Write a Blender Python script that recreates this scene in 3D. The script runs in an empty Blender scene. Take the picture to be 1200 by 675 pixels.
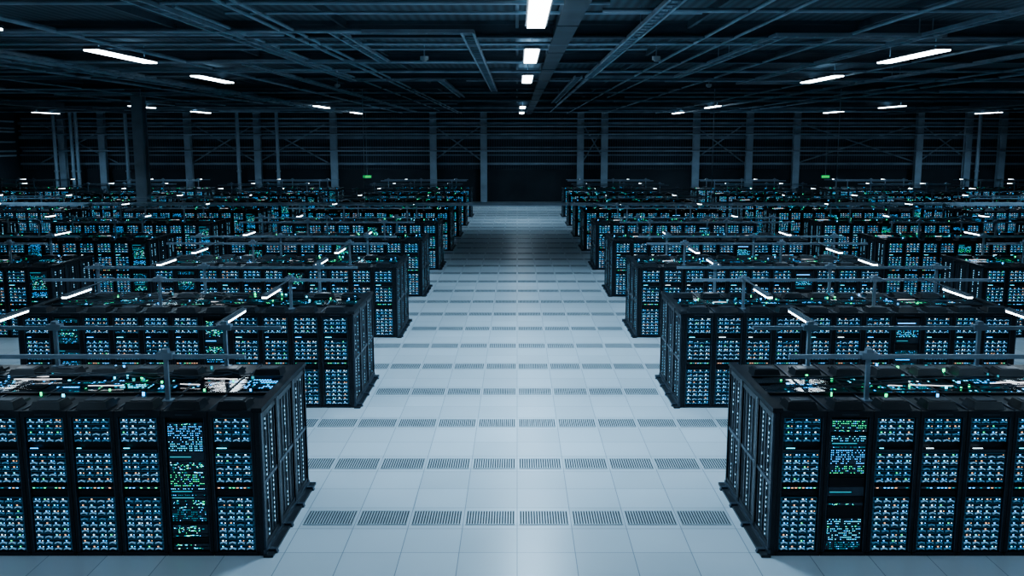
import bpy, math, random
from mathutils import Vector
R = random.Random(7)
S = bpy.context.scene
COL = S.collection

# ------------------------------------------------------------------ materials
def mat(name, base, rough=0.5, metal=0.0, emit=None, es=0.0, noise=0.0, nscale=4.0, spec=0.5):
    m = bpy.data.materials.new(name); m.use_nodes = True
    nt = m.node_tree; b = nt.nodes['Principled BSDF']
    b.inputs['Base Color'].default_value = (*base, 1)
    b.inputs['Roughness'].default_value = rough
    b.inputs['Metallic'].default_value = metal
    b.inputs['Specular IOR Level'].default_value = spec
    if emit:
        b.inputs['Emission Color'].default_value = (*emit, 1)
        b.inputs['Emission Strength'].default_value = es
    if noise > 0:
        tc = nt.nodes.new('ShaderNodeTexCoord'); n = nt.nodes.new('ShaderNodeTexNoise')
        n.inputs['Scale'].default_value = nscale; n.inputs['Detail'].default_value = 4
        cr = nt.nodes.new('ShaderNodeMapRange')
        cr.inputs['From Min'].default_value = 0.3; cr.inputs['From Max'].default_value = 0.7
        cr.inputs['To Min'].default_value = 1 - noise; cr.inputs['To Max'].default_value = 1 + noise
        vm = nt.nodes.new('ShaderNodeVectorMath'); vm.operation = 'SCALE'
        vm.inputs[0].default_value = base
        nt.links.new(tc.outputs['Object'], n.inputs['Vector'])
        nt.links.new(n.outputs['Fac'], cr.inputs['Value'])
        nt.links.new(cr.outputs['Result'], vm.inputs['Scale'])
        nt.links.new(vm.outputs['Vector'], b.inputs['Base Color'])
    return m

def led(name, c, s):
    m = mat(name, (0.02, 0.02, 0.02), 0.4, 0, c, s)
    try: m.cycles.emission_sampling = 'NONE'
    except Exception: pass
    return m

M = {}
M['black'] = mat('rack_black_steel', (0.012, 0.017, 0.023), 0.42, 0.3, noise=0.25, nscale=3)
M['edge'] = mat('rack_edge_steel', (0.06, 0.08, 0.105), 0.35, 0.6, noise=0.2)
M['inner'] = mat('rack_interior', (0.004, 0.006, 0.010), 0.8, noise=0.2)
M['tray'] = mat('drive_tray_blue_grey_glow', (0.045, 0.085, 0.13), 0.45, 0.5, (0.04, 0.22, 0.42), 0.15, noise=0.3, nscale=9)  # faint blue glow painted into the tray face, which is no lamp
M['handle'] = mat('drive_handle_silver_glow', (0.42, 0.58, 0.72), 0.35, 0.6, (0.28, 0.62, 1.0), 0.30, noise=0.3, nscale=7)  # emission added to the metal so the handles look brightly lit
M['handle2'] = mat('drive_handle_dim_glow', (0.18, 0.28, 0.38), 0.35, 0.6, (0.16, 0.50, 0.9), 0.16, noise=0.3, nscale=7)  # dimmer-glowing copy of the handle, varies painted brightness between rows
M['l_blue'] = led('status_led_blue', (0.05, 0.42, 1.0), 4.6)
M['l_cyan'] = led('status_led_cyan', (0.10, 0.74, 1.0), 3.6)
M['l_white'] = led('status_led_white', (0.65, 0.88, 1.0), 4.0)
M['l_green'] = led('status_led_green', (0.03, 0.95, 0.35), 3.0)
M['l_amber'] = led('status_led_amber', (1.0, 0.50, 0.25), 2.4)
M['l_teal'] = led('panel_glow_teal', (0.03, 0.42, 0.55), 1.1)
M['l_dim'] = led('end_panel_led', (0.30, 0.70, 1.0), 2.0)
M['lamp_streak'] = led('lamp_reflection_streak', (0.95, 0.92, 0.96), 1.6)  # glowing strands stand in for ceiling-lamp reflections in the roof glass
M['cable'] = mat('grey_cable', (0.03, 0.045, 0.06), 0.5, noise=0.1)
M['rail'] = mat('rail_aluminium', (0.26, 0.33, 0.40), 0.4, 0.4, noise=0.1)
M['lamp'] = mat('lamp_tube', (0.9, 0.9, 0.9), 0.5, 0, (0.80, 0.92, 1.0), 9.0)
M['clamp'] = mat('ceiling_lamp_tube', (0.9, 0.9, 0.9), 0.5, 0, (0.86, 0.95, 1.0), 9.0)
try:
    M['lamp'].cycles.emission_sampling = 'NONE'; M['clamp'].cycles.emission_sampling = 'NONE'
except Exception: pass
M['house'] = mat('lamp_housing', (0.10, 0.12, 0.14), 0.5, 0.3, noise=0.1)
M['pipe'] = mat('conduit_galvanised', (0.27, 0.34, 0.40), 0.5, 0.3, noise=0.25, nscale=1.5)
M['duct'] = mat('duct_sheet_metal', (0.06, 0.08, 0.10), 0.55, 0.3, noise=0.25, nscale=1.0)
M['beam'] = mat('roof_beam_steel', (0.085, 0.11, 0.135), 0.6, 0.2, noise=0.25, nscale=1.0)
M['wcol'] = mat('wall_column_steel', (0.30, 0.38, 0.45), 0.6, 0.1, noise=0.2, nscale=1.0)
M['girt'] = mat('wall_girt_steel', (0.24, 0.31, 0.37), 0.6, 0.1, noise=0.2, nscale=1.0)
M['wlow'] = mat('wall_dark_cladding', (0.028, 0.038, 0.048), 0.8, noise=0.3, nscale=0.4)
M['vent'] = mat('vent_slat_grey', (0.42, 0.47, 0.50), 0.4, 0.3, noise=0.1)
M['hole'] = mat('vent_void', (0.03, 0.037, 0.045), 0.8, noise=0.1)
M['exit'] = led('exit_sign_green', (0.05, 1.0, 0.2), 0.6)

g = bpy.data.materials.new('roof_glass'); g.use_nodes = True
nt = g.node_tree; nt.nodes.clear()
o = nt.nodes.new('ShaderNodeOutputMaterial'); mx = nt.nodes.new('ShaderNodeMixShader')
tr = nt.nodes.new('ShaderNodeBsdfTransparent'); tr.inputs[0].default_value = (0.9, 0.95, 0.97, 1)
gl = nt.nodes.new('ShaderNodeBsdfGlossy'); gl.inputs['Roughness'].default_value = 0.06
fr = nt.nodes.new('ShaderNodeFresnel'); fr.inputs[0].default_value = 1.35
tc = nt.nodes.new('ShaderNodeTexCoord'); nz = nt.nodes.new('ShaderNodeTexNoise'); nz.inputs['Scale'].default_value = 4
bp = nt.nodes.new('ShaderNodeBump'); bp.inputs['Strength'].default_value = 0.2; bp.inputs['Distance'].default_value = 0.02
nt.links.new(tc.outputs['Object'], nz.inputs['Vector']); nt.links.new(nz.outputs['Fac'], bp.inputs['Height'])
nt.links.new(bp.outputs['Normal'], gl.inputs['Normal'])
nt.links.new(fr.outputs[0], mx.inputs[0]); nt.links.new(tr.outputs[0], mx.inputs[1]); nt.links.new(gl.outputs[0], mx.inputs[2])
nt.links.new(mx.outputs[0], o.inputs[0])
M['glass'] = g

T = 0.8
def floor_mat():
    m = bpy.data.materials.new('raised_floor_tiles'); m.use_nodes = True
    nt = m.node_tree; b = nt.nodes['Principled BSDF']
    N = nt.nodes.new; L = nt.links.new
    geo = N('ShaderNodeNewGeometry'); sep = N('ShaderNodeSeparateXYZ'); L(geo.outputs['Position'], sep.inputs[0])
    def seam(sock, off):
        a = N('ShaderNodeMath'); a.operation = 'ADD'; a.inputs[1].default_value = off; L(sock, a.inputs[0])
        p = N('ShaderNodeMath'); p.operation = 'PINGPONG'; p.inputs[1].default_value = T / 2; L(a.outputs[0], p.inputs[0])
        c = N('ShaderNodeMath'); c.operation = 'LESS_THAN'; c.inputs[1].default_value = 0.006; L(p.outputs[0], c.inputs[0])
        d = N('ShaderNodeMath'); d.operation = 'DIVIDE'; d.inputs[1].default_value = T; L(a.outputs[0], d.inputs[0])
        f = N('ShaderNodeMath'); f.operation = 'FLOOR'; L(d.outputs[0], f.inputs[0])
        return c, f
    sx, fx = seam(sep.outputs[0], 0.0); sy, fy = seam(sep.outputs[1], OFFY)
    mxm = N('ShaderNodeMath'); mxm.operation = 'MAXIMUM'; L(sx.outputs[0], mxm.inputs[0]); L(sy.outputs[0], mxm.inputs[1])
    cb = N('ShaderNodeCombineXYZ'); L(fx.outputs[0], cb.inputs[0]); L(fy.outputs[0], cb.inputs[1])
    wn = N('ShaderNodeTexWhiteNoise'); L(cb.outputs[0], wn.inputs['Vector'])
    nz = N('ShaderNodeTexNoise'); nz.inputs['Scale'].default_value = 0.7; nz.inputs['Detail'].default_value = 5; L(geo.outputs['Position'], nz.inputs['Vector'])
    ad = N('ShaderNodeMath'); ad.operation = 'ADD'; L(wn.outputs['Value'], ad.inputs[0]); L(nz.outputs['Fac'], ad.inputs[1])
    mr = N('ShaderNodeMapRange'); mr.inputs['From Min'].default_value = 0.2; mr.inputs['From Max'].default_value = 1.6
    mr.inputs['To Min'].default_value = 0.44; mr.inputs['To Max'].default_value = 0.54; L(ad.outputs[0], mr.inputs['Value'])
    vm = N('ShaderNodeVectorMath'); vm.operation = 'SCALE'; vm.inputs[0].default_value = (0.93, 1.0, 1.06); L(mr.outputs[0], vm.inputs['Scale'])
    mix = N('ShaderNodeMix'); mix.data_type = 'RGBA'; L(mxm.outputs[0], mix.inputs['Factor'])
    L(vm.outputs[0], mix.inputs['A']); mix.inputs['B'].default_value = (0.17, 0.21, 0.25, 1)
    L(mix.outputs['Result'], b.inputs['Base Color'])
    b.inputs['Roughness'].default_value = 0.28
    b.inputs['Specular IOR Level'].default_value = 0.5
    return m

# ------------------------------------------------------------------ builder
class MB:
    def __init__(s): s.v = []; s.f = []; s.m = []; s.mats = []
    def mi(s, k):
        if k not in s.mats: s.mats.append(k)
        return s.mats.index(k)
    def box(s, x0, x1, y0, y1, z0, z1, k, sx=1, tx=0.0, ty=0.0):
        if x0 > x1: x0, x1 = x1, x0
        n = len(s.v)
        s.v += [(x0, y0, z0), (x1, y0, z0), (x1, y1, z0), (x0, y1, z0),
                (x0 + tx, y0 + ty, z1), (x1 - tx, y0 + ty, z1), (x1 - tx, y1 - ty, z1), (x0 + tx, y1 - ty, z1)]
        s.f += [(n, n+3, n+2, n+1), (n+4, n+5, n+6, n+7), (n, n+1, n+5, n+4), (n+1, n+2, n+6, n+5), (n+2, n+3, n+7, n+6), (n+3, n, n+4, n+7)]
        i = s.mi(k); s.m += [i] * 6
    def quad(s, a, b, c, d, k):
        n = len(s.v); s.v += [a, b, c, d]; s.f.append((n, n+1, n+2, n+3)); s.m.append(s.mi(k))
    def fq(s, x0, x1, y, z0, z1, k):
        if x0 > x1: x0, x1 = x1, x0
        s.quad((x0, y, z0), (x1, y, z0), (x1, y, z1), (x0, y, z1), k)
    def tq(s, x0, x1, y0, y1, z, k):
        if x0 > x1: x0, x1 = x1, x0
        s.quad((x0, y0, z), (x1, y0, z), (x1, y1, z), (x0, y1, z), k)
    def tube(s, p, q, r, k, n=8):
        p = Vector(p); q = Vector(q); d = (q - p).normalized()
        u = d.orthogonal().normalized(); w = d.cross(u); b = len(s.v)
        for c in (p, q):
            for i in range(n):
                a = 2 * math.pi * i / n
                s.v.append(tuple(c + u * (r * math.cos(a)) + w * (r * math.sin(a))))
        i0 = s.mi(k)
        for i in range(n):
            j = (i + 1) % n
            s.f.append((b+i, b+j, b+n+j, b+n+i)); s.m.append(i0)
        s.f.append(tuple(b + n - 1 - i for i in range(n))); s.m.append(i0)
        s.f.append(tuple(b + n + i for i in range(n))); s.m.append(i0)
    def path(s, pts, r, k, n=6):
        for a, b in zip(pts, pts[1:]): s.tube(a, b, r, k, n)
    def mesh(s, name):
        me = bpy.data.meshes.new(name); me.from_pydata(s.v, [], s.f)
        for k in s.mats: me.materials.append(M[k])
        me.polygons.foreach_set('material_index', s.m); me.update()
        return me
    def obj(s, name, loc=(0, 0, 0), parent=None):
        return add(name, s.mesh(name), loc, parent)

def add(name, me, loc=(0, 0, 0), parent=None):
    ob = bpy.data.objects.new(name, me); ob.location = loc
    if parent: ob.parent = parent
    COL.objects.link(ob); return ob

# ------------------------------------------------------------------ layout
H = 5.6
W = 0.625; NR = 11; PZ = 2.03; ENDP = 0.06
DEP = 2.65; RD = 0.85
ROW0 = 12.1; PITCH = 7.2
VENT0 = 13.4
OFFY = -(VENT0 - 0.4) % T
M['floor'] = floor_mat()
LEN = NR * W + 2 * ENDP

def pick(r, pairs):
    t = r.random() * sum(w for _, w in pairs)
    for k, w in pairs:
        t -= w
        if t <= 0: return k
    return pairs[-1][0]

def drive_rows(b, r, x0, x1, y, z0, n, full=True):
    ph = 0.085; nd = 4
    dw = (x1 - x0) / nd
    for i in range(n):
        z = z0 + i * ph
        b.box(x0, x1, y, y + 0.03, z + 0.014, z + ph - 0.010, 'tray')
        hk = 'handle' if r.random() < .68 else 'handle2'
        for j in range(nd):
            a = x0 + j * dw
            if j: b.box(a - 0.005, a + 0.005, y - 0.004, y + 0.01, z + 0.010, z + ph - 0.010, 'inner')
            b.box(a + 0.010, a + dw - 0.010, y - 0.006, y, z + 0.046, z + ph - 0.012, 'inner')
            # lever handle: shallow chevron (two sloped bars meeting at a latch)
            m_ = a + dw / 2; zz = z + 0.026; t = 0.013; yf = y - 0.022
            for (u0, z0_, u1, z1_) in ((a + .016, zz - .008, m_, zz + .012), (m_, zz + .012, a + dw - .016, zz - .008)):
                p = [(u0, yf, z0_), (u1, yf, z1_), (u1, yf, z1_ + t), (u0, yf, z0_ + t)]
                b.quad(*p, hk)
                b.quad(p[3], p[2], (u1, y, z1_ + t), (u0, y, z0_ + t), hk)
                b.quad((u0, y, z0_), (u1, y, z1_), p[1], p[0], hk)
            if r.random() < 0.88:
                c = pick(r, [('l_blue', 5), ('l_cyan', 3), ('l_white', 3), ('l_amber', 1.8), ('l_green', 0.9)])
                lx = a + dw * (0.28 + 0.1 * r.random()); b.fq(lx, lx + 0.020, y - 0.008, z + 0.054, z + 0.067, c)
            if r.random() < 0.45:
                c = pick(r, [('l_blue', 4), ('l_white', 2), ('l_amber', 1)])
                lx = a + dw * 0.72; b.fq(lx, lx + 0.012, y - 0.008, z + 0.054, z + 0.064, c)

def switch_fill(b, r, x0, x1, y):
    z = 0.08
    while z < 1.88:
        h = r.choice([0.045, 0.045, 0.09, 0.135, 0.18])
        h = min(h, 1.93 - z)
        kind = pick(r, [('blank', 3), ('ports', 4), ('strip', 2), ('board', 3)])
        b.box(x0, x1, y, y + 0.03, z + 0.004, z + h - 0.004, 'edge' if kind != 'blank' else 'inner')
        nc = 20; cw = (x1 - x0 - 0.02) / nc
        if kind == 'ports':
            rows = max(1, int(h / 0.03)); col = r.choice(['l_cyan', 'l_blue', 'l_green', 'l_teal', 'l_teal'])
            for q in range(rows):
                for i in range(nc):
                    if r.random() < 0.55:
                        a = x0 + 0.01 + i * cw
                        b.fq(a + .003, a + cw * .6, y - 0.003, z + 0.012 + q * 0.03, z + 0.020 + q * 0.03, col if r.random() < .7 else 'l_blue')
        elif kind == 'strip':
            b.fq(x0 + 0.02, x0 + (x1 - x0) * r.uniform(.35, .9), y - 0.003, z + h * .4, z + h * .4 + 0.012, r.choice(['l_teal', 'l_blue', 'l_teal']))
        elif kind == 'board':
            for _ in range(int(24 * h / 0.09)):
                a = r.uniform(x0 + 0.01, x1 - 0.04); c = r.uniform(z + .008, z + h - .02)
                if r.random() < .5: b.fq(a, a + r.uniform(.01, .035), y - .003, c, c + .008, r.choice(['l_teal', 'l_green', 'l_teal', 'l_cyan']))
                else: b.fq(a, a + .008, y - .003, c, c + .008, r.choice(['l_cyan', 'l_white', 'l_blue', 'l_green']))
        z += h

def rack(b, r, x, y, kind, back=False):
    x1 = x + W
    b.box(x, x1, y + 0.07, y + RD, 0.05, PZ - 0.02, 'black')
    b.box(x + 0.004, x + 0.046, y, y + 0.075, 0.04, PZ, 'black')
    b.box(x1 - 0.046, x1 - 0.004, y, y + 0.075, 0.04, PZ, 'black')
    b.box(x + 0.046, x + 0.056, y - 0.006, y + 0.03, 0.07, PZ - 0.08, 'edge')
    b.box(x1 - 0.056, x1 - 0.046, y - 0.006, y + 0.03, 0.07, PZ - 0.08, 'edge')
    b.box(x + 0.004, x1 - 0.004, y - 0.004, y + 0.09, PZ - 0.075, PZ + 0.012, 'black')
    b.box(x + 0.2, x1 - 0.2, y - 0.008, y, PZ - 0.045, PZ - 0.03, 'edge')
    b.box(x + 0.004, x1 - 0.004, y, y + 0.08, 0.0, 0.055, 'black')
    b.box(x + 0.01, x1 - 0.01, y + 0.02, y + RD, PZ - 0.02, PZ + 0.006, 'black')
    b.box(x + 0.10, x1 - 0.10, y + 0.05, y + 0.40, PZ + 0.006, PZ + 0.11, 'black', tx=0.035, ty=0.05)
    b.box(x + 0.18, x1 - 0.18, y + 0.14, y + 0.30, PZ + 0.11, PZ + 0.118, 'edge')
    b.box(x + 0.16, x1 - 0.16, y + 0.46, y + 0.62, PZ + 0.006, PZ + 0.035, 'black', tx=0.01, ty=0.01)
    b.box(x + 0.01, x + 0.03, y + 0.05, y + RD, PZ + 0.006, PZ + 0.022, 'edge')
    xa, xb = x + 0.072, x1 - 0.072
    if kind == 'switch':
        switch_fill(b, r, xa, xb, y + 0.02); return
    if not back:
        drive_rows(b, r, xa, xb, y + 0.025, 0.065, 9)
        b.box(xa, xb, y + 0.03, y + 0.05, 0.86, 0.94, 'inner')
        b.box(xa, xb, y + 0.01, y + 0.03, 0.955, 0.985, 'edge')
        for i in range(9):
            if r.random() < .8:
                a = xa + 0.02 + i * 0.05; b.fq(a, a + 0.03, y + 0.008, 0.964, 0.974, pick(r, [('l_green', 1), ('l_amber', 1.2), ('l_teal', 2), ('l_blue', 2)]))
    drive_rows(b, r, xa, xb, y + 0.025, 1.03, 5)
    b.box(xa, xb, y + 0.01, y + 0.03, 1.475, 1.50, 'edge')
    b.fq(xa + 0.03, xa + 0.03 + r.uniform(0.05, 0.16), y + 0.008, 1.52, 1.53, pick(r, [('l_cyan', 2), ('l_white', 1), ('l_blue', 2)]))
    drive_rows(b, r, xa, xb, y + 0.025, 1.60, 4)

def pod(side, seed, switches, first=False):
    r = random.Random(seed); b = MB()
    X = lambda u: u if side > 0 else -u
    for line in (0, 1):
        y = 0 if line == 0 else DEP - RD
        for i in range(NR):
            u = ENDP + i * W
            x = u if side > 0 else -(u + W)
            k = 'switch' if (i in switches and line == 0) or (line == 1 and r.random() < .3) else 'std'
            rack(b, r, x, y, k, back=(line == 1))
    for i in range(NR + 1):
        u = ENDP + i * W
        b.box(X(u) - 0.02, X(u) + 0.02, DEP - 0.01, DEP + 0.02, 0.05, PZ, 'edge')
    for e in (0, 1):
        ux = 0 if e == 0 else LEN - ENDP
        b.box(X(ux), X(ux + ENDP), 0.0, DEP, 0.0, PZ, 'black')
        o = -1 if e == 0 else 1
        uo = 0 if e == 0 else LEN
        def ob(y0, y1, z0, z1, t, k): b.box(X(uo), X(uo + o * t), y0, y1, z0, z1, k)
        for (ya, yb) in ((0.0, RD), (RD, DEP - RD), (DEP - RD, DEP)):
            ob(ya + 0.01, ya + 0.06, 0.06, PZ - 0.02, 0.03, 'edge')
            ob(yb - 0.06, yb - 0.01, 0.06, PZ - 0.02, 0.03, 'black')
            ob(ya + 0.06, yb - 0.06, PZ - 0.12, PZ - 0.04, 0.02, 'black')
            ob(ya + 0.06, yb - 0.06, 0.98, 1.03, 0.02, 'edge')
            ob(ya + 0.06, yb - 0.06, 0.08, 0.16, 0.02, 'black')
            n = 5
            for q in range(n):
                yy = ya + 0.13 + q * (yb - ya - 0.26) / (n - 1)
                ob(yy - 0.012, yy + 0.012, 0.18, 0.96, 0.012, 'edge'); ob(yy - 0.012, yy + 0.012, 1.05, PZ - 0.14, 0.012, 'edge')
        for yy in (0.25, 0.56, 1.32, 2.05, 2.36):
            for q in range(26):
                z = 0.2 + q * 0.066
                if r.random() < .75:
                    xo = X(uo + o * 0.014)
                    b.quad((xo, yy - .014, z), (xo, yy + .014, z), (xo, yy + .014, z + .028), (xo, yy - .014, z + .028), 'l_dim')
        b.box(X(uo), X(uo + o * 0.13), -0.06, DEP + 0.06, 0.0, 0.035, 'black')
        b.box(X(uo), X(uo + o * 0.04), -0.03, DEP + 0.02, 0.035, 0.09, 'edge')
        b.box(X(uo - o * 0.10), X(uo + o * 0.05), -0.02, DEP + 0.02, PZ, PZ + 0.05, 'black', tx=0.01, ty=0.02)
        for yy in (0.12, 1.0, 1.75, 2.45):
            b.box(X(uo - o * .02), X(uo + o * 0.16), yy - .04, yy + .04, 0.0, 0.06, 'edge', tx=.02)
    me = b.mesh('server_cabinets')

    # roof: network gear laid almost flush below a single glazing sheet
    c = MB()
    z = PZ + 0.03
    c.box(X(0.07), X(LEN - 0.07), RD, DEP - RD, 1.80, 1.90, 'inner')
    u = 0.10
    cell = 0.04
    while u < LEN - 0.3:
        wd_ = min(r.uniform(.22, .58), LEN - .1 - u)
        for (ya, yb) in ((RD + .02, RD + .33), (RD + .35, RD + .62), (RD + .64, DEP - RD - .02)):
            zt_ = r.uniform(2.0, 2.04)
            c.box(X(u), X(u + wd_), ya, yb, 1.90, zt_, r.choice(['black', 'edge', 'inner']))
            kind = r.random(); n = int(wd_ / cell)
            colr = pick(r, [('l_teal', 4), ('l_cyan', 2.0), ('l_blue', 2.5), ('l_green', 1.8), ('l_white', .6)])
            dens = r.choice([.08, .2, .4, .6])
            if kind < .76:
                for i in range(n):
                    a = u + .01 + i * cell
                    for s_ in range(3):
                        if r.random() < dens:
                            y0 = ya + .035 + s_ * .085
                            c.tq(X(a), X(a + .026), y0, y0 + .045, zt_ + .002, colr if r.random() < .75 else r.choice(['l_cyan', 'l_teal', 'l_blue']))
            elif kind < .92:
                y0 = ya + r.uniform(.05, .15)
                c.tq(X(u + .03), X(u + wd_ * r.uniform(.5, .9)), y0, y0 + .05, zt_ + .003, r.choice(['l_teal', 'l_teal', 'l_blue', 'l_cyan']))
        u += wd_ + .03
    c.tq(X(0.1), X(LEN - 0.1), RD, DEP - RD, z, 'glass')
    c.box(X(0.05), X(LEN - 0.05), RD - 0.03, RD + 0.02, PZ, z + 0.01, 'black')
    c.box(X(0.05), X(LEN - 0.05), DEP - RD - 0.02, DEP - RD + 0.03, PZ, z + 0.01, 'black')
    for i in range(NR + 1):
        u = ENDP + i * W
        c.box(X(u) - 0.012, X(u) + 0.012, RD, DEP - RD, z - 0.01, z + 0.012, 'black')
    for q in range(5):
        yb = r.uniform(0.62, DEP - RD + .1); u = r.uniform(0.2, 1.5); pts = []
        ph = r.uniform(0, 6)
        while u < LEN - 0.3:
            pts.append((X(u), yb + 0.09 * math.sin(u * 2.3 + ph) + r.uniform(-.02, .02), z + 0.03 + r.uniform(0, .03)))
            u += 0.22
        c.path(pts, 0.009, 'cable', 5)
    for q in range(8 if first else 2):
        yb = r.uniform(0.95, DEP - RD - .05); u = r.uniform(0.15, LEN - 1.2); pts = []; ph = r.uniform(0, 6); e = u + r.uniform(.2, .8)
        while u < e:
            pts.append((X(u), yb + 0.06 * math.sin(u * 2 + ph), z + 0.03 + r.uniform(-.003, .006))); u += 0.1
        c.path(pts, 0.007, 'lamp_streak', 5)  # emissive streaks in place of lamp reflections on the glazing
    for q in range(45):
        u = r.uniform(0.15, LEN - .2); yy = r.uniform(0.65, DEP - 0.2); s = r.uniform(.015, .04)
        k = pick(r, [('l_teal', 4), ('l_cyan', 2.5), ('l_green', 4), ('l_blue', 3)])
        zb = PZ + .004 if (yy < RD - .03 or yy > DEP - RD + .03) else z
        c.box(X(u), X(u + s), yy, yy + .02, zb, z + .01 + r.uniform(.012, .024), k)
    me2 = c.mesh('roof_glazing_and_cables')

    d = MB()
    for (yy, zz, posts) in ((0.55, 2.66, (1.4, 4.2)), (DEP - 0.1, 2.66, (1.2, 3.9, 6.4))):
        d.box(X(0.3), X(LEN - 0.3), yy - 0.03, yy + 0.03, zz - 0.028, zz + 0.028, 'rail')
        for u in posts:
            d.box(X(u) - 0.028, X(u) + 0.028, yy - 0.028, yy + 0.028, PZ + 0.006, zz - 0.03, 'rail')
            d.box(X(u) - 0.11, X(u) + 0.11, yy - 0.07, yy + 0.07, zz - 0.03, zz + 0.06, 'rail')
            d.box(X(u) - 0.05, X(u) + 0.05, yy - 0.05, yy + 0.05, zz + 0.06, zz + 0.11, 'rail', tx=.01)
            d.box(X(u) - 0.07, X(u) + 0.07, yy - 0.07, yy + 0.07, PZ + 0.006, PZ + 0.02, 'rail')
    me3 = d.mesh('overhead_rail')
    def lamps(sets, us):
        l = MB()
        for u in us:
            for (ya, yb, yr) in sets:
                l.box(X(u) - 0.012, X(u) + 0.012, min(ya, yr), max(yb, yr), 2.70, 2.72, 'house')
                l.box(X(u) - 0.06, X(u) + 0.06, ya, yb, 2.675, 2.70, 'house')
                l.box(X(u) - 0.05, X(u) + 0.05, ya + .03, yb - .03, 2.64, 2.675, 'lamp')
        return l.mesh('rail_lamp')
    back = (DEP + 0.35, DEP + 1.45, DEP - 0.1); front = (-1.75, -0.65, 0.55)
    me4 = lamps([back] if first else [back, front], (1.35, 5.15))
    me5 = lamps([(DEP + .4, DEP + 1.1, DEP - .1)], (1.35, 5.15))
    return me, me2, me3, me4, me5

variants = {}
for side in (1, -1):
    variants[side] = [pod(side, 11 + side, {1}, True), pod(side, 31 + side, {4, 9}), pod(side, 51 + side, {7}), pod(side, 71 + side, {0, 6})]

blocks = [3.45, 13.3, 23.2, 33.1]
for n in range(9):
    y = ROW0 + PITCH * n
    for bi, xb in enumerate(blocks):
        if xb > 0.56 * (y + 2.6) + 1.5: continue
        for side in (1, -1):
            v = 0 if (n == 0 and bi == 0) else (n * 3 + bi * 2 + (side > 0)) % 3 + 1
            me, me2, me3, me4, me5 = variants[side][v]
            p = add('server_rack_row', me, (side * xb, y, 0))
            add('roof_glazing_and_cables', me2, (0, 0, 0), p)
            add('overhead_rail', me3, (0, 0, 0), p)
            add('rail_lamp', me4 if n < 3 else me5, (0, 0, 0), p)

# ------------------------------------------------------------------ room shell
XL, XR, YB, YF, ZC = -46.0, 50.0, 88.0, -12.0, 8.35
f = MB(); f.box(XL, XR, YF, YB, -0.2, 0.0, 'floor'); f.obj('floor')

def wallmat(name, c):
    m = mat(name, c, 0.75)
    nt = m.node_tree; b = nt.nodes['Principled BSDF']
    tc = nt.nodes.new('ShaderNodeTexCoord'); w = nt.nodes.new('ShaderNodeTexWave'); w.bands_direction = 'X'; w.inputs['Scale'].default_value = 1.4
    mp = nt.nodes.new('ShaderNodeMix'); mp.data_type = 'RGBA'
    mp.inputs['A'].default_value = (*[q * .6 for q in c], 1); mp.inputs['B'].default_value = (*[q * 1.3 for q in c], 1)
    nt.links.new(tc.outputs['Object'], w.inputs['Vector']); nt.links.new(w.outputs['Fac'], mp.inputs['Factor']); nt.links.new(mp.outputs['Result'], b.inputs['Base Color'])
    return m
M['wall'] = wallmat('wall_cladding', (0.07, 0.10, 0.128))
M['ceil'] = wallmat('ceiling_deck', (0.06, 0.085, 0.105))
w = MB(); w.box(XL, XR, YB, YB + 0.3, 0, ZC, 'wall'); w.box(XL, XR, YB - 0.15, YB, 0, 3.0, 'wlow'); w.obj('wall_back')
w = MB(); w.box(XL - 0.3, XL, YF, YB, 0, ZC, 'wall'); w.obj('wall_left')
w = MB(); w.box(XR, XR + 0.3, YF, YB, 0, ZC, 'wall'); w.obj('wall_right')
w = MB(); w.box(XL, XR, YF - 0.3, YF, 0, ZC, 'wall'); w.obj('wall_front')
w = MB(); w.box(XL, XR, YF, YB, ZC, ZC + 0.2, 'ceil'); w.obj('ceiling')

def px(x, d): return (x - 606) * d * 0.992 / 1100
cb = MB()
cb.box(-0.3, 0.3, -0.26, -0.2, 0, ZC - .02, 'wcol'); cb.box(-0.3, 0.3, 0.2, 0.26, 0, ZC - .02, 'wcol'); cb.box(-0.03, 0.03, -0.2, 0.2, 0, ZC - .02, 'wcol')
cm = cb.mesh('steel_column')
for x in (75, 122, 222, 303, 392, 508, 567, 680, 708, 815, 877, 932, 1075, 1132, 1172):
    add('steel_column', cm, (px(x, YB - .9), YB - 0.9, 0))
tb = MB(); tb.tube((0, 0, 0), (0, 0, ZC - .02), 0.16, 'wcol', 12); tb.tube((0, 0, 2.8), (0, 0, 2.95), 0.22, 'wcol', 12)
tm = tb.mesh('downpipe')
for x in (66, 86, 92, 280, 326, 150, 1145):
    add('downpipe', tm, (px(x, YB - 1.9), YB - 1.9, 0))
gb = MB()
for z, h in ((3.5, .10), (4.3, .06), (5.0, .06), (5.9, .14), (6.5, .06), (7.2, .12)): gb.box(XL + .1, XR - .1, YB - 0.5, YB - 0.25, z - h, z + h, 'girt')
for z in (4.7, 6.2, 6.9, 7.6): gb.tube((XL + .9, YB - 1.4, z), (XR - .9, YB - 1.4, z), 0.08, 'girt')
for x0, x1 in ((-44, -37), (-30, -24), (-24, -17.5), (-8, -3), (6, 8.2), (16, 21), (26, 37), (37, 42)):
    gb.tube((x0, YB - .4, 3.6), (x1, YB - .4, 7.2), 0.07, 'girt'); gb.tube((x1, YB - .4, 3.6), (x0, YB - .4, 7.2), 0.07, 'girt')
gb.obj('steel_bracing')
for s, xx in ((-1, XL), (1, XR)):
    for y in range(50, 86, 6):
        sc = MB(); sc.box(-.25, .25, -.2, .2, 0, ZC - .02, 'wcol'); sc.obj('steel_column', (xx - s * .3, y, 0))
    sb = MB()
    for z in (4.3, 4.7, 5.5, 6.4, 6.7, 7.3):
        sb.tube((xx - s * 0.75, YF + 1, z), (xx - s * 0.75, YB - 2.4, z), 0.08, 'wcol')
    sb.obj('pipe_run')
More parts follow.
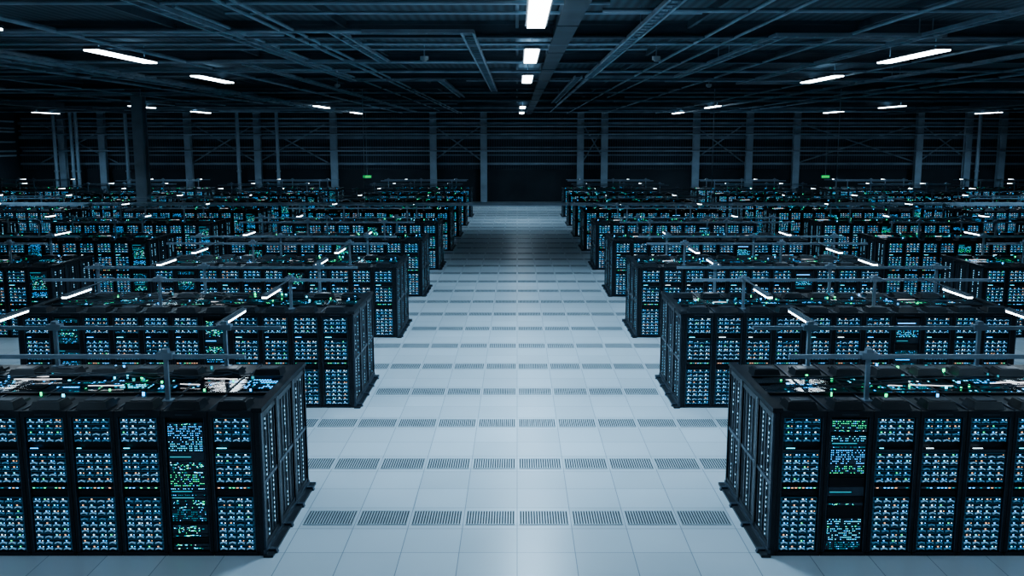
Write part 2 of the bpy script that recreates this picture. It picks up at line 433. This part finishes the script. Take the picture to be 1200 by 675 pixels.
c1 = MB(); c1.box(-0.3, 0.3, -0.32, -0.24, 0, ZC, 'wcol'); c1.box(-0.3, 0.3, 0.24, 0.32, 0, ZC, 'wcol'); c1.box(-0.04, 0.04, -0.24, 0.24, 0, ZC, 'wcol')
c1.box(-0.45, 0.45, -0.45, 0.45, 0, 0.04, 'wcol'); c1.box(-.45, .45, -.4, .4, ZC - .25, ZC, 'wcol'); c1.obj('steel_column', (-21.0, 53, 0))

# ------------------------------------------------------------------ floor vents
def vent_row(i0, i1):
    b = MB()
    for i in range(i0, i1):
        x = i * T + 0.035; x1 = (i + 1) * T - 0.035
        b.box(x, x1, -0.26, 0.26, 0.0005, 0.004, 'hole')
        for e in ((-.26, -.245), (.245, .26)): b.box(x, x1, e[0], e[1], 0.004, 0.012, 'vent')
        n = 18; p = (x1 - x) / n
        for q in range(n + 1):
            a = x + q * p - 0.009; b.box(max(a, x), min(a + 0.018, x1), -0.245, 0.245, 0.004, 0.012, 'vent')
    return b.mesh('floor_vent_strip')
v_in = vent_row(-4, 4); v_wide = vent_row(-13, 13)
for k in range(30):
    y = VENT0 + 2.4 * k
    if y > YB - 2: break
    inpod = False
    for n in range(9):
        yy = ROW0 + PITCH * n
        if yy - 0.4 < y < yy + DEP + 0.45: inpod = True
    add('floor_vent_strip', v_in if inpod else v_wide, (0, y, 0))

# ------------------------------------------------------------------ ceiling structure
b = MB()
y = 1.0
while y < YB:
    b.box(XL, XR, y - .12, y + .12, ZC - .08, ZC, 'beam'); b.box(XL, XR, y - .02, y + .02, ZC - .34, ZC - .08, 'beam'); b.box(XL, XR, y - .12, y + .12, ZC - .38, ZC - .34, 'beam')
    y += 7.2
for x in range(-44, 50, 4):
    b.box(x - .04, x + .04, YF, YB, ZC - .16, ZC, 'beam')
b.obj('roof_beams')

d = MB()
def duct(x, hw, z0, z1, step):
    d.box(x - hw, x + hw, YF, YB - 1.8, z0, z1, 'duct')
    yy = -10
    while yy < YB - 2: d.box(x - hw - .02, x + hw + .02, yy - .02, yy + .02, z0 - .02, z1 + .02, 'beam'); yy += step
duct(1.05, .22, 7.95, 8.2, 6); duct(31.5, .4, 7.8, 8.2, 4); duct(-31.5, .4, 7.8, 8.2, 4)
d.obj('ventilation_ducts')

p = MB()
zt = 7.97
def tray(x0, y0, x1, y1, z=zt, wd=0.13):
    if abs(x1 - x0) > abs(y1 - y0):
        for o_ in (-wd, wd): p.box(min(x0, x1) - wd, max(x0, x1) + wd, y0 + o_ - .025, y0 + o_ + .025, z - .04, z + .04, 'pipe')
        q = min(x0, x1)
        while q < max(x0, x1): p.box(q - .015, q + .015, y0 - wd, y0 + wd, z - .03, z, 'pipe'); q += .4
    else:
        for o_ in (-wd, wd): p.box(x0 + o_ - .025, x0 + o_ + .025, min(y0, y1) - wd, max(y0, y1) + wd, z - .04, z + .04, 'pipe')
        q = min(y0, y1)
        while q < max(y0, y1): p.box(x0 - wd, x0 + wd, q - .015, q + .015, z - .03, z, 'pipe'); q += .5
tray(-4.0, 21.3, -1.1, 21.3); tray(-1.1, 21.3, -1.1, 46); tray(-4.0, 21.3, -4.0, 29); tray(-4.0, 29, -9, 29); tray(2.7, 14, 2.7, 36); tray(2.7, 36, 6.0, 36)
tray(6.0, 36, 6.0, 22); tray(6.0, 22, 9.6, 22); tray(2.3, 36, 2.3, 60)
tray(-6.5, 4, -6.5, 38); tray(-6.5, 38, -3.0, 38); tray(-3, 38, -3, 52); tray(9.3, 4, 9.3, 40); tray(9.3, 40, 14.2, 40)
tray(-14, 8, -14, 84); tray(14.2, 8, 14.2, 84); tray(-8.4, 30, -8.4, 80); tray(-24, 50, -14, 50); tray(14.2, 47, 28, 47); tray(-16, 32, -8.4, 32); tray(6, 58, 22, 58); tray(-22, 62, -4, 62)
RR = random.Random(4)
for i in range(16):
    x = RR.uniform(-40, 44)
    if abs(x - .4) < 0.8: x += 3
    p.tube((x, RR.uniform(-8, 20), RR.uniform(7.95, 8.05)), (x, RR.uniform(50, 85), 8.0), RR.uniform(.03, .06), 'pipe')
for i in range(34):
    y = RR.uniform(16, 84); a = RR.uniform(-40, 30); L_ = RR.uniform(5, 22); z = RR.uniform(7.93, 8.05)
    p.tube((a, y, z), (min(a + L_, 45), y, z), RR.uniform(.03, .055), 'pipe')
for y in (24, 33.5, 48, 57, 70, 80):
    p.tube((-44, y, 7.99), (48, y, 7.99), .045, 'pipe')
for x in (-5.2, -4.9, 4.4, 7.6, -10.1, 12.2, -15.4, 17):
    p.tube((x, -8, 8.0), (x, 84, 8.0), .04, 'pipe')
for x, y in ((-4.0, 23), (-1.1, 30), (2.7, 20), (6, 28), (9.3, 22), (-6.5, 24), (-14, 30), (14.2, 36), (-8.4, 48), (2.3, 50), (-14, 55), (14.2, 60)):
    for o_ in (-.15, .15): p.box(x + o_ - .012, x + o_ + .012, y - .012, y + .012, 7.95, ZC, 'pipe')
p.obj('ceiling_cable_trays')

sm = MB(); sm.tube((0, 0, -0.1), (0, 0, 0), .12, 'vent', 12); sm.tube((0, 0, -.14), (0, 0, -.1), .07, 'vent', 12); sm.tube((0, 0, 0), (0, 0, .40), .02, 'pipe', 6)
smm = sm.mesh('smoke_detector')
for x, y in ((-2.6, 27), (3.9, 27), (-7.5, 40), (8, 40)): add('smoke_detector', smm, (x, y, ZC - .41))

t = MB()
t.box(XL + 1.4, XR - 1.4, 46.85, 47.15, 2.40, 2.56, 'wcol')
for x in (-30, -18.5, -7.6, 9.7, 15.9, 31): t.tube((x, 47, 2.5), (x, 47, ZC), 0.022, 'wcol', 6)
t.obj('crossing_cable_rail')

for x in (430, 968):
    e = MB(); e.box(-.4, .4, 0, .08, 0, .3, 'house'); e.fq(-.36, .36, -.004, .04, .26, 'exit'); e.tube((0, .04, .3), (0, .04, 6.1), .02, 'pipe', 6)
    e.obj('exit_sign', (px(x, YB - 2.6), YB - 2.6, 2.25))

# ------------------------------------------------------------------ ceiling lamps
fx = MB(); fx.box(-.22, .22, -2.02, 2.02, .04, .12, 'house', tx=.06); fx.box(-.18, .18, -1.98, 1.98, 0, .04, 'clamp')
for yy in (-1.5, 1.5): fx.tube((0, yy, .12), (0, yy, .46), .015, 'pipe', 6)
fm = fx.mesh('ceiling_lamp')
ZL = 7.85
LC = (0.47, 0.76, 1.0)
def lamp(x, y, pw, up=0.045):
    ob = add('ceiling_lamp', fm, (x, y, ZL))
    ld = bpy.data.lights.new('lamp_light', 'AREA'); ld.shape = 'RECTANGLE'; ld.size = .36; ld.size_y = 3.9
    ld.energy = pw; ld.color = LC; ld.spread = math.radians(140)
    lo = bpy.data.objects.new('lamp_light', ld); lo.location = (0, 0, -.02); lo.parent = ob; COL.objects.link(lo)
    l2 = bpy.data.lights.new('ceiling_fill', 'AREA'); l2.shape = 'RECTANGLE'; l2.size = .3; l2.size_y = 3.6  # added upward fill that brightens ceiling and back wall, no seen source
    l2.energy = pw * up; l2.color = LC
    lo = bpy.data.objects.new('ceiling_fill', l2); lo.location = (0, 0, .14); lo.rotation_euler = (math.pi, 0, 0); lo.parent = ob; COL.objects.link(lo)
PW = 350
for y, k in ((-1, .4), (8, .35), (17.6, 1.9), (26.3, 1.6), (36, 1.0), (66, 1.0), (79, .8)): lamp(.38, y, PW * k)  # first two are unseen, added to light near floor and rack fronts
for s in (-1, 1):
    for y, k in ((-1, .5), (7.5, .5), (18, .4), (26.4, .5), (36, .6)): lamp(s * (10.8 if y < 30 else 11.4), y, PW * k)  # nearest two per side are unseen, added to light the rack fronts
    for y in (65, 79): lamp(s * 13.3, y, PW * .9)
    for y in (44, 65, 77): lamp(s * 25.5, y, PW * .9)
    lamp(s * 39, 79, PW * .9)

# ------------------------------------------------------------------ world, camera
wd = bpy.data.worlds.new('World'); S.world = wd; wd.use_nodes = True
wd.node_tree.nodes['Background'].inputs[0].default_value = (0.02, 0.035, 0.055, 1); wd.node_tree.nodes['Background'].inputs[1].default_value = 0.3
cam = bpy.data.cameras.new('camera'); cam.lens = 33.0; cam.sensor_width = 36; cam.shift_x = -0.005; cam.clip_end = 300
co = bpy.data.objects.new('camera', cam); co.location = (0, 0, H); co.rotation_euler = (math.radians(90 - 8.91), 0, 0)
COL.objects.link(co); S.camera = co
S.view_settings.view_transform = 'AgX'
try: S.view_settings.look = 'AgX - Medium High Contrast'
except Exception: pass
S.view_settings.exposure = 0.1
